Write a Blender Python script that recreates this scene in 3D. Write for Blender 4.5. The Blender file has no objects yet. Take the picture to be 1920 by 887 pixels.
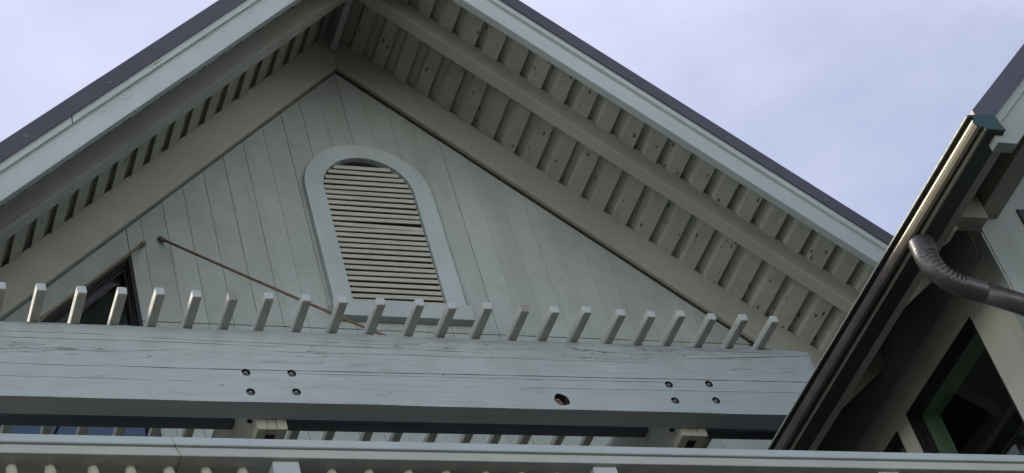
import bpy, bmesh, math, random
from mathutils import Vector, Matrix
R_ = math.radians
random.seed(7)
S = bpy.context.scene
C = S.collection

# ------------------------------------------------------------------ camera
CAM = (0.0, 0.0, 1.6)
right = Vector((0.9220, -0.3080, -0.2370))
yaw, pitch, roll = 0.541500696, 0.72834514, 0.323173837
f_ = Vector((math.sin(yaw)*math.cos(pitch), math.cos(yaw)*math.cos(pitch), math.sin(pitch)))
r_ = Vector((math.cos(yaw), -math.sin(yaw), 0))
d_ = -r_.cross(f_)
r2 = math.cos(roll)*r_ + math.sin(roll)*d_
d2 = -math.sin(roll)*r_ + math.cos(roll)*d_
cam = bpy.data.cameras.new('camera')
cam.sensor_width = 36.0
cam.lens = 4038.8553/1920*36.0
cam.clip_start = 0.05
cam.clip_end = 2000
co = bpy.data.objects.new('camera', cam)
C.objects.link(co)
m = Matrix.Identity(4)
for i in range(3):
    m[i][0] = r2[i]; m[i][1] = -d2[i]; m[i][2] = -f_[i]; m[i][3] = CAM[i]
co.matrix_world = m
S.camera = co

# ------------------------------------------------------------------ world / sun
SUN_EL, SUN_AZ = 50.0, -42.0        # azimuth from +Y clockwise seen from above
sd = Vector((math.sin(R_(SUN_AZ))*math.cos(R_(SUN_EL)), math.cos(R_(SUN_AZ))*math.cos(R_(SUN_EL)), math.sin(R_(SUN_EL))))
w = bpy.data.worlds.new('World'); S.world = w; w.use_nodes = True
nt = w.node_tree; nt.nodes.clear()
N = nt.nodes.new; L = nt.links.new
out = N('ShaderNodeOutputWorld'); bg = N('ShaderNodeBackground'); L(bg.outputs[0], out.inputs[0])
sky = N('ShaderNodeTexSky'); sky.sky_type = 'NISHITA'; sky.sun_disc = False
sky.sun_elevation = R_(SUN_EL); sky.sun_rotation = R_(SUN_AZ); sky.air_density = 1.2; sky.dust_density = 1.0; sky.ozone_density = 2.0
tc = N('ShaderNodeTexCoord')
mp = N('ShaderNodeMapping'); mp.inputs['Scale'].default_value = (1.0, 1.0, 2.2); L(tc.outputs['Generated'], mp.inputs[0])
ns = N('ShaderNodeTexNoise'); ns.inputs['Scale'].default_value = 2.0; ns.inputs['Detail'].default_value = 7; ns.inputs['Roughness'].default_value = 0.55
L(mp.outputs[0], ns.inputs['Vector'])
cr = N('ShaderNodeMapRange'); cr.inputs['From Min'].default_value = 0.38; cr.inputs['From Max'].default_value = 0.60
cr.inputs['To Min'].default_value = 0.45; cr.inputs['To Max'].default_value = 1.0
L(ns.outputs['Fac'], cr.inputs['Value'])
sp = N('ShaderNodeSeparateXYZ'); L(tc.outputs['Generated'], sp.inputs[0])
yr = N('ShaderNodeMapRange'); yr.inputs['From Min'].default_value = -0.45; yr.inputs['From Max'].default_value = 0.4
yr.inputs['To Min'].default_value = 0.08; yr.inputs['To Max'].default_value = 1.0
L(sp.outputs['Y'], yr.inputs['Value'])
mu = N('ShaderNodeMath'); mu.operation = 'MULTIPLY'; L(cr.outputs[0], mu.inputs[0]); L(yr.outputs[0], mu.inputs[1])
mx = N('ShaderNodeMix'); mx.data_type = 'RGBA'
L(mu.outputs[0], mx.inputs['Factor']); L(sky.outputs[0], mx.inputs['A'])
mx.inputs['B'].default_value = (5.75, 5.85, 7.55, 1)
# pale haze low in the sky, brightest on the open side in front of the house
hz = N('ShaderNodeMapRange'); hz.interpolation_type = 'SMOOTHSTEP'; hz.inputs['From Min'].default_value = 0.02; hz.inputs['From Max'].default_value = 0.42
hz.inputs['To Min'].default_value = 1.0; hz.inputs['To Max'].default_value = 0.0; L(sp.outputs['Z'], hz.inputs['Value'])
hy = N('ShaderNodeMapRange'); hy.interpolation_type = 'SMOOTHSTEP'; hy.inputs['From Min'].default_value = 0.2; hy.inputs['From Max'].default_value = -0.6
hd = N('ShaderNodeMath'); hd.operation = 'MULTIPLY_ADD'; hd.inputs[1].default_value = 0.75; L(sp.outputs['X'], hd.inputs[0]); L(sp.outputs['Y'], hd.inputs[2]); L(hd.outputs[0], hy.inputs['Value'])
hm = N('ShaderNodeMath'); hm.operation = 'MULTIPLY'; L(hz.outputs[0], hm.inputs[0]); L(hy.outputs[0], hm.inputs[1])
mx2 = N('ShaderNodeMix'); mx2.data_type = 'RGBA'; L(hm.outputs[0], mx2.inputs['Factor']); L(mx.outputs['Result'], mx2.inputs['A'])
mx2.inputs['B'].default_value = (23.5, 23.6, 22.8, 1)
L(mx2.outputs['Result'], bg.inputs['Color']); bg.inputs['Strength'].default_value = 0.10

sl = bpy.data.lights.new('sun', 'SUN'); sl.energy = 3.6; sl.angle = R_(2.0); sl.color = (1.0, 0.90, 0.74)
so = bpy.data.objects.new('sun', sl); C.objects.link(so)
so.rotation_euler = (-sd).to_track_quat('-Z', 'Y').to_euler()

S.view_settings.view_transform = 'Standard'; S.view_settings.look = 'None'
S.view_settings.exposure = 0.45; S.view_settings.gamma = 1.0; S.view_settings.use_curve_mapping = False
S.render.engine = 'CYCLES'
S.cycles.max_bounces = 10; S.cycles.diffuse_bounces = 5; S.cycles.transparent_max_bounces = 12

# ------------------------------------------------------------------ helpers
def tag(o, label=None, cat=None, group=None, kind=None):
    if label: o['label'] = label
    if cat: o['category'] = cat
    if group: o['group'] = group
    if kind: o['kind'] = kind
    return o

def thing(name, label, cat, loc=(0, 0, 0), group=None):
    o = bpy.data.objects.new(name, None); C.objects.link(o); o.location = loc
    o.empty_display_size = 0.1
    o['rl'] = list(loc)
    return tag(o, label, cat, group)

def root_loc(p):
    v = Vector((0, 0, 0))
    while p is not None:
        v += Vector(p.location); p = p.parent
    return v

def obj(name, mb, mat, parent=None, bevel=0.0, smooth=False, seg=1):
    me = bpy.data.meshes.new(name)
    off = root_loc(parent)
    me.from_pydata([(a[0]-off[0], a[1]-off[1], a[2]-off[2]) for a in mb.v], [], mb.f)
    bm = bmesh.new(); bm.from_mesh(me)
    bmesh.ops.recalc_face_normals(bm, faces=bm.faces)
    bm.to_mesh(me); bm.free()
    me.materials.append(mat)
    if smooth:
        for p in me.polygons: p.use_smooth = True
    o = bpy.data.objects.new(name, me); C.objects.link(o); o.parent = parent
    if bevel:
        b = o.modifiers.new('bevel', 'BEVEL'); b.width = bevel; b.segments = seg; b.limit_method = 'ANGLE'; b.angle_limit = R_(40)
    return o

class MB:
    def __init__(s): s.v = []; s.f = []
    def add(s, vs, fs):
        n = len(s.v); s.v += [tuple(a) for a in vs]; s.f += [tuple(i+n for i in f) for f in fs]; return s
    def hexa(s, p):   # 8 points: bottom 4, top 4
        return s.add(p, [(0, 3, 2, 1), (4, 5, 6, 7), (0, 1, 5, 4), (1, 2, 6, 5), (2, 3, 7, 6), (3, 0, 4, 7)])
    def box(s, x0, x1, y0, y1, z0, z1):
        return s.hexa([(x0, y0, z0), (x1, y0, z0), (x1, y1, z0), (x0, y1, z0), (x0, y0, z1), (x1, y0, z1), (x1, y1, z1), (x0, y1, z1)])
    def loft(s, A, B, caps=True):      # two equal closed outlines
        n = len(A); vs = list(A)+list(B)
        fs = [(i, (i+1) % n, n+(i+1) % n, n+i) for i in range(n)]
        if caps: fs += [tuple(range(n))[::-1], tuple(range(n, 2*n))]
        return s.add(vs, fs)
    def prism_y(s, poly, y0, y1): return s.loft([(x, y0, z) for x, z in poly], [(x, y1, z) for x, z in poly])
    def prism_x(s, poly, x0, x1): return s.loft([(x0, y, z) for y, z in poly], [(x1, y, z) for y, z in poly])
    def tube(s, path, rad, n=12, caps=True, squash=None):
        path = [Vector(p) for p in path]; rings = []
        up = Vector((0, 0, 1)); prev = None
        for i, p in enumerate(path):
            t = (path[min(i+1, len(path)-1)] - path[max(i-1, 0)]).normalized()
            if prev is None:
                u = t.orthogonal().normalized()
            else:
                u = (prev - t*prev.dot(t)).normalized()
            prev = u; v = t.cross(u)
            r = rad[i] if isinstance(rad, (list, tuple)) else rad
            rings.append([p + r*(math.cos(a)*u + math.sin(a)*v) for a in [2*math.pi*k/n for k in range(n)]])
        vs = [q for r in rings for q in r]; fs = []
        for i in range(len(rings)-1):
            for k in range(n):
                fs.append((i*n+k, i*n+(k+1) % n, (i+1)*n+(k+1) % n, (i+1)*n+k))
        if caps: fs += [tuple(range(n))[::-1], tuple(range((len(rings)-1)*n, len(rings)*n))]
        return s.add(vs, fs)

# ------------------------------------------------------------------ materials
class G:
    """tiny node helper"""
    def __init__(s, name):
        s.m = bpy.data.materials.new(name); s.m.use_nodes = True
        s.nt = s.m.node_tree; s.nt.nodes.clear()
        s.out = s.n('ShaderNodeOutputMaterial')
    def n(s, t, **k):
        x = s.nt.nodes.new(t)
        for a, b in k.items(): setattr(x, a, b)
        return x
    def l(s, a, b): s.nt.links.new(a, b)
    def math(s, op, a, b=None, clamp=False):
        x = s.n('ShaderNodeMath', operation=op); x.use_clamp = clamp
        for i, v in enumerate((a, b)):
            if v is None: continue
            if isinstance(v, (int, float)): x.inputs[i].default_value = v
            else: s.l(v, x.inputs[i])
        return x.outputs[0]
    def ramp(s, v, a, b, lo=0.0, hi=1.0, smooth=True):
        x = s.n('ShaderNodeMapRange'); x.interpolation_type = 'SMOOTHSTEP' if smooth else 'LINEAR'
        s.l(v, x.inputs['Value']); x.inputs['From Min'].default_value = a; x.inputs['From Max'].default_value = b
        x.inputs['To Min'].default_value = lo; x.inputs['To Max'].default_value = hi
        return x.outputs[0]
    def noise(s, vec, scale, detail=4, rough=0.5, dist=0.0):
        x = s.n('ShaderNodeTexNoise'); x.inputs['Scale'].default_value = scale; x.inputs['Detail'].default_value = detail
        x.inputs['Roughness'].default_value = rough; x.inputs['Distortion'].default_value = dist
        s.l(vec, x.inputs['Vector']); return x.outputs['Fac']
    def mix(s, f, a, b, blend='MIX'):
        x = s.n('ShaderNodeMix', data_type='RGBA', blend_type=blend)
        if isinstance(f, (int, float)): x.inputs['Factor'].default_value = f
        else: s.l(f, x.inputs['Factor'])
        for k, v in (('A', a), ('B', b)):
            if isinstance(v, tuple): x.inputs[k].default_value = (*v, 1)
            else: s.l(v, x.inputs[k])
        return x.outputs['Result']
    def mapped(s, rot=(0, 0, 0), scale=(1, 1, 1)):
        t = s.n('ShaderNodeTexCoord'); a = s.n('ShaderNodeMapping'); a.inputs['Rotation'].default_value = rot
        s.l(t.outputs['Object'], a.inputs['Vector'])
        b = s.n('ShaderNodeMapping'); b.inputs['Scale'].default_value = scale
        s.l(a.outputs[0], b.inputs['Vector'])
        return b.outputs[0], a.outputs[0]

def paint(name, col, axis='x', rot=0.0, cracks=0.35, grain=0.5, spots=0.0, dirt=0.35, rough=0.62, spotcol=(0.03, 0.027, 0.02), crack_scale=1.0, peel=0.0, spec=0.35):
    """old exterior paint on sawn timber; the grain runs along the axis"""
    g = G(name)
    sc = {'x': (0.045, 1, 1), 'y': (1, 0.045, 1), 'z': (1, 1, 0.045)}[axis]
    st, pl = g.mapped((0, rot, 0), sc)
    fine = g.noise(st, 260, 3, 0.6)
    med = g.noise(st, 55*crack_scale, 5, 0.65, 0.4)
    big = g.noise(pl, 2.3, 4, 0.55)
    blot = g.noise(pl, 11, 5, 0.6)
    # drying checks: thin iso-lines of stretched noise, present only in patches
    ck = g.math('ABSOLUTE', g.math('SUBTRACT', g.noise(st, 26*crack_scale, 2, 0.5, 0.15), 0.5))
    line = g.ramp(ck, 0.0, 0.010, 1, 0)
    ck2 = g.math('ABSOLUTE', g.math('SUBTRACT', g.noise(st, 61*crack_scale, 1, 0.5, 0.1), 0.47))
    line2 = g.ramp(ck2, 0.0, 0.010, 1, 0)
    patch = g.ramp(g.noise(st, 14, 3, 0.6), 0.52, 0.68)
    patch2 = g.ramp(g.noise(pl, 4.1, 2, 0.5), 0.46, 0.62)
    crack = g.math('MULTIPLY', g.math('MAXIMUM', g.math('MULTIPLY', line, patch), g.math('MULTIPLY', line2, g.math('MULTIPLY', patch2, patch))), cracks, True)
    c = g.mix(g.ramp(big, 0.3, 0.7), tuple(x*0.92 for x in col), tuple(min(1, x*1.06) for x in col))
    c = g.mix(g.ramp(blot, 0.45, 0.75, 0, dirt*0.55), c, (col[0]*0.62, col[1]*0.60, col[2]*0.54))
    c = g.mix(g.ramp(med, 0.55, 0.8, 0, dirt*0.4), c, (col[0]*0.7, col[1]*0.70, col[2]*0.66))
    bv_ = g.noise(st, 7.3, 1, 0.5)
    c = g.mix(g.ramp(bv_, 0.36, 0.66, 0, 0.16), c, (col[0]*0.55, col[1]*0.56, col[2]*0.52))
    gi = g.n('ShaderNodeNewGeometry')
    c = g.mix(g.ramp(gi.outputs['Random Per Island'], 0.0, 1.0, 0.0, 0.26, False), c, (col[0]*0.62, col[1]*0.62, col[2]*0.58))
    if peel:
        pn = g.noise(st, 34, 5, 0.7, 0.6)
        pm = g.math('MULTIPLY', g.ramp(pn, 0.61, 0.64), g.ramp(g.noise(pl, 5, 2), 0.42, 0.52))
        c = g.mix(g.math('MULTIPLY', pm, peel), c, (0.16, 0.135, 0.105))
    c = g.mix(crack, c, (0.045, 0.04, 0.033))
    nv = g.n('ShaderNodeTexVoronoi'); nv.inputs['Scale'].default_value = 3.3; g.l(pl, nv.inputs['Vector'])
    c = g.mix(g.ramp(nv.outputs['Distance'], 0.012, 0.018, 0.75, 0), c, (0.04, 0.037, 0.033))
    if spots:
        v = g.n('ShaderNodeTexVoronoi'); v.inputs['Scale'].default_value = 17
        a = g.n('ShaderNodeMapping'); a.inputs['Scale'].default_value = (1.2, 0.55, 1.2)
        g.l(pl, a.inputs['Vector']); g.l(a.outputs[0], v.inputs['Vector'])
        vd = g.math('ADD', v.outputs['Distance'], g.math('MULTIPLY', g.math('SUBTRACT', g.noise(pl, 95, 3, 0.7), 0.5), 0.55))
        sep = g.n('ShaderNodeSeparateColor'); g.l(v.outputs['Color'], sep.inputs[0])
        keep = g.ramp(sep.outputs[0], 0.42, 0.46)
        sm = g.math('MULTIPLY', g.ramp(vd, 0.10, 0.17, 1, 0), keep)
        c = g.mix(g.math('MULTIPLY', sm, spots), c, spotcol)
    b = g.n('ShaderNodeBsdfPrincipled'); g.l(c, b.inputs['Base Color'])
    g.l(g.ramp(blot, 0.3, 0.7, rough-0.08, rough+0.12), b.inputs['Roughness'])
    b.inputs['Specular IOR Level'].default_value = spec
    h = g.math('SUBTRACT', g.math('ADD', g.math('MULTIPLY', fine, 0.35*grain), g.math('MULTIPLY', med, 0.8*grain)), g.math('MULTIPLY', crack, 2.2))
    bp = g.n('ShaderNodeBump'); bp.inputs['Strength'].default_value = 0.55; bp.inputs['Distance'].default_value = 0.004
    g.l(h, bp.inputs['Height']); g.l(bp.outputs[0], b.inputs['Normal'])
    g.l(b.outputs[0], g.out.inputs[0])
    return g.m

def metal_paint(name, col, rough=0.38, spec=0.5, metallic=0.0, patina=None, streak=0.3, scale=6):
    g = G(name)
    st, pl = g.mapped((0, 0, 0), (1, 1, 1))
    a = g.noise(pl, scale, 5, 0.6); b2 = g.noise(pl, scale*9, 3, 0.6)
    c = g.mix(g.ramp(a, 0.35, 0.7, 0, streak), col, tuple(x*0.6 for x in col))
    if patina:
        c = g.mix(g.ramp(g.noise(pl, scale*1.7, 6, 0.7), 0.52, 0.70, 0, 0.8), c, patina)
    b = g.n('ShaderNodeBsdfPrincipled'); g.l(c, b.inputs['Base Color'])
    b.inputs['Metallic'].default_value = metallic
    b.inputs['Specular IOR Level'].default_value = spec
    g.l(g.ramp(b2, 0.3, 0.7, rough-0.06, rough+0.1), b.inputs['Roughness'])
    bp = g.n('ShaderNodeBump'); bp.inputs['Strength'].default_value = 0.12; bp.inputs['Distance'].default_value = 0.003
    g.l(g.math('ADD', b2, a), bp.inputs['Height']); g.l(bp.outputs[0], b.inputs['Normal'])
    g.l(b.outputs[0], g.out.inputs[0]); return g.m

def glass(name, tint=(0.55, 0.62, 0.60), mult=1.9):
    g = G(name)
    fr = g.n('ShaderNodeFresnel'); fr.inputs['IOR'].default_value = 1.5
    f = g.math('MULTIPLY', fr.outputs[0], mult, True)
    t = g.n('ShaderNodeBsdfTransparent'); t.inputs[0].default_value = (*tint, 1)
    r = g.n('ShaderNodeBsdfGlossy'); r.inputs['Roughness'].default_value = 0.012; r.inputs['Color'].default_value = (0.95, 0.97, 1, 1)
    st, pl = g.mapped()
    bp = g.n('ShaderNodeBump'); bp.inputs['Strength'].default_value = 0.05; bp.inputs['Distance'].default_value = 0.02
    g.l(g.noise(pl, 1.6, 2), bp.inputs['Height']); g.l(bp.outputs[0], r.inputs['Normal'])
    mxs = g.n('ShaderNodeMixShader'); g.l(f, mxs.inputs[0]); g.l(t.outputs[0], mxs.inputs[1]); g.l(r.outputs[0], mxs.inputs[2])
    g.l(mxs.outputs[0], g.out.inputs[0]); return g.m

def plain(name, col, rough=0.8, spec=0.3, scale=20, var=0.25):
    g = G(name); st, pl = g.mapped()
    n_ = g.noise(pl, scale, 5, 0.6)
    c = g.mix(g.ramp(n_, 0.3, 0.7), tuple(x*(1-var) for x in col), tuple(min(1, x*(1+var)) for x in col))
    b = g.n('ShaderNodeBsdfPrincipled'); g.l(c, b.inputs['Base Color']); b.inputs['Roughness'].default_value = rough
    b.inputs['Specular IOR Level'].default_value = spec
    bp = g.n('ShaderNodeBump'); bp.inputs['Strength'].default_value = 0.3; bp.inputs['Distance'].default_value = 0.003
    g.l(n_, bp.inputs['Height']); g.l(bp.outputs[0], b.inputs['Normal'])
    g.l(b.outputs[0], g.out.inputs[0]); return g.m

P_GREY = (0.36, 0.40, 0.385)
P_LIGHT = (0.50, 0.56, 0.57)
P_WALL = (0.40, 0.445, 0.425)
P_FRZ = (0.41, 0.42, 0.375)
def gutter_mat():
    g = G('gutter weathered bronze')
    st, pl = g.mapped((0, 0, 0), (1, 1, 1))
    t = g.n('ShaderNodeSeparateXYZ'); g.l(pl, t.inputs[0])
    a = g.noise(pl, 7, 5, 0.6)
    sc_, _ = g.mapped((0, 0, 0), (1, 4, 1)); tr = g.noise(sc_, 14, 4, 0.6)      # scuffs across the run
    c = g.mix(g.ramp(a, 0.35, 0.7), (0.105, 0.088, 0.086), (0.070, 0.056, 0.055))
    c = g.mix(g.ramp(tr, 0.6, 0.8, 0, 0.12), c, (0.17, 0.145, 0.14))
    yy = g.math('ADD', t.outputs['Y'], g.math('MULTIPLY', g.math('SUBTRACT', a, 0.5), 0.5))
    ox = g.ramp(yy, -0.80, -0.10, 0.9, 0.0)                                      # sunlight on the near end, put into the colour
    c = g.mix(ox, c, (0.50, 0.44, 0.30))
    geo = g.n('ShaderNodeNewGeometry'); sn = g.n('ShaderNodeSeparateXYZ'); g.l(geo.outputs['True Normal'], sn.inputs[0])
    dn = g.ramp(sn.outputs['Z'], -0.75, -0.9, 0, 1)                                # shade under the gutter floor, painted as dark green
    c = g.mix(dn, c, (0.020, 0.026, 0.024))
    b = g.n('ShaderNodeBsdfPrincipled'); g.l(c, b.inputs['Base Color'])
    b.inputs['Metallic'].default_value = 0.25; b.inputs['Specular IOR Level'].default_value = 0.6
    g.l(g.ramp(tr, 0.3, 0.7, 0.46, 0.54), b.inputs['Roughness'])
    bp = g.n('ShaderNodeBump'); bp.inputs['Strength'].default_value = 0.01; bp.inputs['Distance'].default_value = 0.0005
    g.l(tr, bp.inputs['Height']); g.l(bp.outputs[0], b.inputs['Normal'])
    g.l(b.outputs[0], g.out.inputs[0]); return g.m

M = dict(
    beam=paint('weathered beam paint', (0.36, 0.405, 0.41), 'x', cracks=0.95, grain=1.0, dirt=0.35),
    beam2=paint('shade dark blocking', (0.11, 0.12, 0.14), 'x', cracks=0.4),  # shade behind the beam put into the blocking and ledger colour
    slat=paint('slat paint', (0.56, 0.56, 0.50), 'y', cracks=0.5, grain=1.2, dirt=0.6, crack_scale=1.6, ),
    slat_end=paint('slat end paint', (0.50, 0.54, 0.55), 'z', cracks=0.4, crack_scale=2.5),
    slat_old=paint('bare slat end wood', (0.30, 0.28, 0.25), 'z', cracks=0.9, crack_scale=3, dirt=0.8),
    wall=paint('wall siding paint', P_WALL, 'z', cracks=0.35, dirt=0.5, grain=0.5),
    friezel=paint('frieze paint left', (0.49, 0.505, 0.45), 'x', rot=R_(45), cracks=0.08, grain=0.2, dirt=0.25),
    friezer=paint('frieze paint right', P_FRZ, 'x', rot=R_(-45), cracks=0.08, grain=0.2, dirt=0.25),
    bargel=paint('barge paint left', P_LIGHT, 'x', rot=R_(45), cracks=0.35, grain=0.35, dirt=0.3),
    barger=paint('barge paint right', P_LIGHT, 'x', rot=R_(-45), cracks=0.12, grain=0.25, dirt=0.3),
    triml=paint('peeling trim paint left', P_LIGHT, 'x', rot=R_(45), cracks=0.9, grain=0.9, dirt=0.6, peel=1.0),
    flyl=paint('rafter paint left', (0.42, 0.435, 0.395), 'x', rot=R_(45), cracks=0.4, grain=1.2, dirt=0.4),
    flyr=paint('rafter paint right', (0.40, 0.41, 0.37), 'x', rot=R_(-45), cracks=0.4, grain=1.2, dirt=0.4),
    soffit=paint('soffit board paint', (0.46, 0.48, 0.415), 'y', cracks=0.6, grain=0.7, spots=0.9, dirt=0.8),
    trim=paint('vent trim paint', (0.47, 0.535, 0.55), 'z', cracks=0.15, grain=0.2, dirt=0.2),
    sill=paint('vent sill paint', (0.47, 0.535, 0.55), 'x', cracks=0.15, grain=0.2, dirt=0.2),
    louvre=paint('louvre paint', (0.52, 0.52, 0.46), 'x', cracks=0.3, grain=0.4, dirt=0.5),
    rail=paint('rail paint', (0.47, 0.53, 0.55), 'x', cracks=0.22, grain=0.25, dirt=0.3),
    rail2=paint('rail under paint', (0.47, 0.50, 0.48), 'x', cracks=0.15, grain=0.25, dirt=0.35),
    baluster=paint('baluster paint', (0.50, 0.50, 0.43), 'z', cracks=0.1, grain=0.2, dirt=0.4),
    post=paint('post paint', (0.48, 0.54, 0.56), 'z', cracks=0.1, grain=0.15, dirt=0.2),
    arm=paint('arm paint', (0.50, 0.51, 0.43), 'y', cracks=0.3, grain=0.3, dirt=0.3),
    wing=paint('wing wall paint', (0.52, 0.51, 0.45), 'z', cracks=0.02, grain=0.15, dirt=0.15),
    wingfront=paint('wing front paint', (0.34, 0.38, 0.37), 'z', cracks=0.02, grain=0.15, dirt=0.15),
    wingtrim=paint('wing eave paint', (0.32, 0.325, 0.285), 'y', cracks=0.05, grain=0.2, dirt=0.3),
    reveal=paint('green reveal paint', (0.34, 0.52, 0.36), 'z', cracks=0.0, grain=0.1, dirt=0.2),
    roofmetal=metal_paint('roof edge metal', (0.085, 0.078, 0.098), rough=0.42, streak=0.4, scale=3),
    roofing=metal_paint('roof sheet', (0.05, 0.045, 0.06), rough=0.5),
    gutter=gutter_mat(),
    bead=metal_paint('verdigris bead', (0.30, 0.33, 0.25), rough=0.5, streak=0.4, scale=5, patina=(0.10, 0.16, 0.15)),
    guttercap=metal_paint('gutter cap verdigris', (0.035, 0.075, 0.075), rough=0.45, metallic=0.2, scale=14),
    pipe=metal_paint('aged copper pipe', (0.095, 0.087, 0.088), rough=0.38, metallic=0.5, patina=(0.085, 0.12, 0.11), scale=7),
    bronze=metal_paint('window frame bronze', (0.022, 0.018, 0.020), rough=0.4, streak=0.3),
    rod=metal_paint('rusty rod', (0.19, 0.135, 0.09), rough=0.75, spec=0.2, patina=(0.09, 0.055, 0.04), scale=40, streak=0.7),
    rust=metal_paint('rusty bolt', (0.20, 0.155, 0.125), rough=0.7, spec=0.3, patina=(0.30, 0.25, 0.21), scale=60),
    steel=metal_paint('zinc screw', (0.30, 0.30, 0.31), rough=0.4, metallic=0.7, scale=60),
    dark=plain('dark shade wood', (0.05, 0.043, 0.036), 0.9),  # shade as colour: inside the beam holes, under the right frieze
    joint=plain('joint shadow wood', (0.15, 0.157, 0.148), 0.9),
    room=plain('room interior', (0.05, 0.06, 0.055), 0.9, scale=2),
    mesh=plain('near black panel', (0.012, 0.012, 0.014), 0.9),
    glass=glass('window glass', mult=4.8),
    glass2=glass('wing window glass', tint=(0.80, 0.88, 0.83), mult=0.32),
    ground=plain('ground pale gravel', (0.27, 0.25, 0.21), 0.9, scale=1.2, var=0.2),
    bounce_absorber=plain('dark asphalt', (0.034, 0.033, 0.031), 0.85, scale=14, var=0.3),
    deck=plain('balcony deck boards', (0.045, 0.042, 0.04), 0.8, scale=6),
)

# ------------------------------------------------------------------ setting: ground, balcony deck
g0 = obj('ground', MB().box(-400, 400, -400, 400, -0.2, 0.0), M['ground']); tag(g0, kind='structure')
dw = obj('path', MB().box(-20.0, 24.0, -18.0, 8.0, -0.1, 0.004), M['bounce_absorber']); tag(dw, kind='structure')  # unseen dark sheet, added to cut bounce light on the undersides
dk = obj('balcony_floor', MB().box(0.2, 5.0, 4.93, 7.98, 4.55, 4.68), M['deck'])
tag(dk, kind='structure')

# ================================================================== the gabled house
XR = 3.994
def P(s, h, y, lev): return (XR + s*h, y, lev - h)
def sweep(mb, s, prof, h0, h1):           # prof: list of (y, level)
    return mb.loft([P(s, h0, y, l) for y, l in prof], [P(s, h1, y, l) for y, l in prof])

house = thing('gabled_house', 'grey green timber gable end with arched louvred vent and deep eaves', 'house', (4.0, 9.0, 0.0))
HR, HL = 2.95, 6.2
ends = {1: HR, -1: HL}

# wall behind the siding, with the sloped window opening left of x=2.535
WX0, WX1, WZ0 = 0.75, 2.535, 7.75
def wtop(x): return x + 7.085
bk = MB()
y0, y1 = 8.010, 8.16
bk.prism_y([(2.535, 0.0), (7.0, 0.0), (7.0, 8.3), (XR, 11.31), (2.535, 9.85)], y0, y1)
bk.prism_y([(WX0, wtop(WX0)), (WX1, wtop(WX1)), (WX1, 9.849), (-1.9, 5.414), (-1.9, 5.0), (0.4, 5.0), (0.4, wtop(WX0)-0.001)], y0, y1)
bk.prism_y([(0.401, 5.001), (WX0, 5.001), (WX0, wtop(WX0)-0.002), (0.401, wtop(WX0)-0.002)], y0, y1)
bk.prism_y([(WX0, 5.001), (WX1-0.001, 5.001), (WX1-0.001, WZ0), (WX0, WZ0)], y0, y1)
bk.box(-1.9, WX1-0.001, y0, y1, 0.0, 4.999)
bk.box(-1.9, -1.8, y1+0.001, 12.0, 0.0, 5.4)
wall = obj('wall', bk, M['joint'], house)
# siding boards: each board a slab with tiny open joints between
sd_ = MB()
xs = [2.535, 2.623, 2.761, 2.892, 3.029, 3.166, 3.302, 3.441, 3.576, 3.709, 3.842, 3.982, 4.12, 4.26, 4.40, 4.535, 4.68, 4.824, 4.965, 5.104, 5.248, 5.386, 5.531, 5.668, 5.81, 5.95, 6.09, 6.23, 6.37, 6.51, 6.65, 6.8, 6.95]
def toplev(x): return 11.30 - abs(x-XR)
def vent_clip(x):   # siding is not cut behind the vent; the vent has its own dark back
    return None
rnd = random.Random(3)
HJ = 9.140
for a, b in zip(xs[:-1], xs[1:]):
    gl = 0.0009 if a < 3.75 else (0.0006 if a < 4.4 else 0.0004)
    gr = 0.0009 if b < 3.75 else (0.0006 if b < 4.4 else 0.0004)
    if abs(a-4.535) < .01: gl = 0.0012
    if abs(b-4.535) < .01: gr = 0.0012
    dy = rnd.uniform(-0.0012, 0.0012)
    a2, b2 = a+gl, b-gr
    pts = [(a2, HJ+0.002), (b2, HJ+0.002), (b2, toplev(b2))]
    if a2 < XR < b2: pts.append((XR, toplev(XR)))
    pts.append((a2, toplev(a2)))
    if toplev(a2) > HJ+0.02 and toplev(b2) > HJ+0.02:
        sd_.prism_y(pts, 8.0+dy, 8.009)
    elif toplev(a2) > HJ+0.02:
        sd_.prism_y([(a2, HJ+0.002), (XR+11.30-XR-HJ-0.003+XR-XR if False else a2+(toplev(a2)-HJ-0.002), HJ+0.002), (a2, toplev(a2))], 8.0+dy, 8.009)
    zt = min(HJ-0.002, toplev(b2))
    sd_.prism_y([(a2, 4.6), (b2, 4.6), (b2, min(HJ-0.002, toplev(b2))), (a2, min(HJ-0.002, toplev(a2)))], 8.0+dy+0.001, 8.009)
siding = obj('siding', sd_, M['wall'], house, bevel=0.0012)
pn = MB().prism_y([(0.42, 7.70), (0.42, 7.52), (2.532, 7.085+2.532), (2.532, 9.836)], 7.999, 8.009)
pn.box(0.42, WX0, 7.999, 8.0085, 4.6, 7.515)
pn.prism_y([(-1.9, 4.6), (0.418, 4.6), (0.418, 7.70), (-1.9, 5.39)], 7.999, 8.009)
pn.box(WX0+.001, 2.532, 7.999, 8.0085, 4.6, WZ0)
obj('window_head_panel', pn, M['wall'], house, bevel=0.001)

# frieze boards on the wall along both rakes
for s, mt in ((-1, 'friezel'), (1, 'friezer')):
    fz = sweep(MB(), s, [(7.945, 11.585), (7.965, 11.282), (8.0, 11.282), (8.02, 11.585)], 0.0008, ends[s])
    obj('rake_frieze', fz, M[mt], house, bevel=0.002)
    lb = 11.262 if s > 0 else 11.272
    st = sweep(MB(), s, [(7.988, 11.280), (7.988, lb), (8.004, lb), (8.004, 11.280)], 0.0, ends[s])
    obj('frieze_shadow_strip', st, M['dark'] if s > 0 else M['joint'], house)  # strip coloured dark for the shadow line under the frieze

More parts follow.
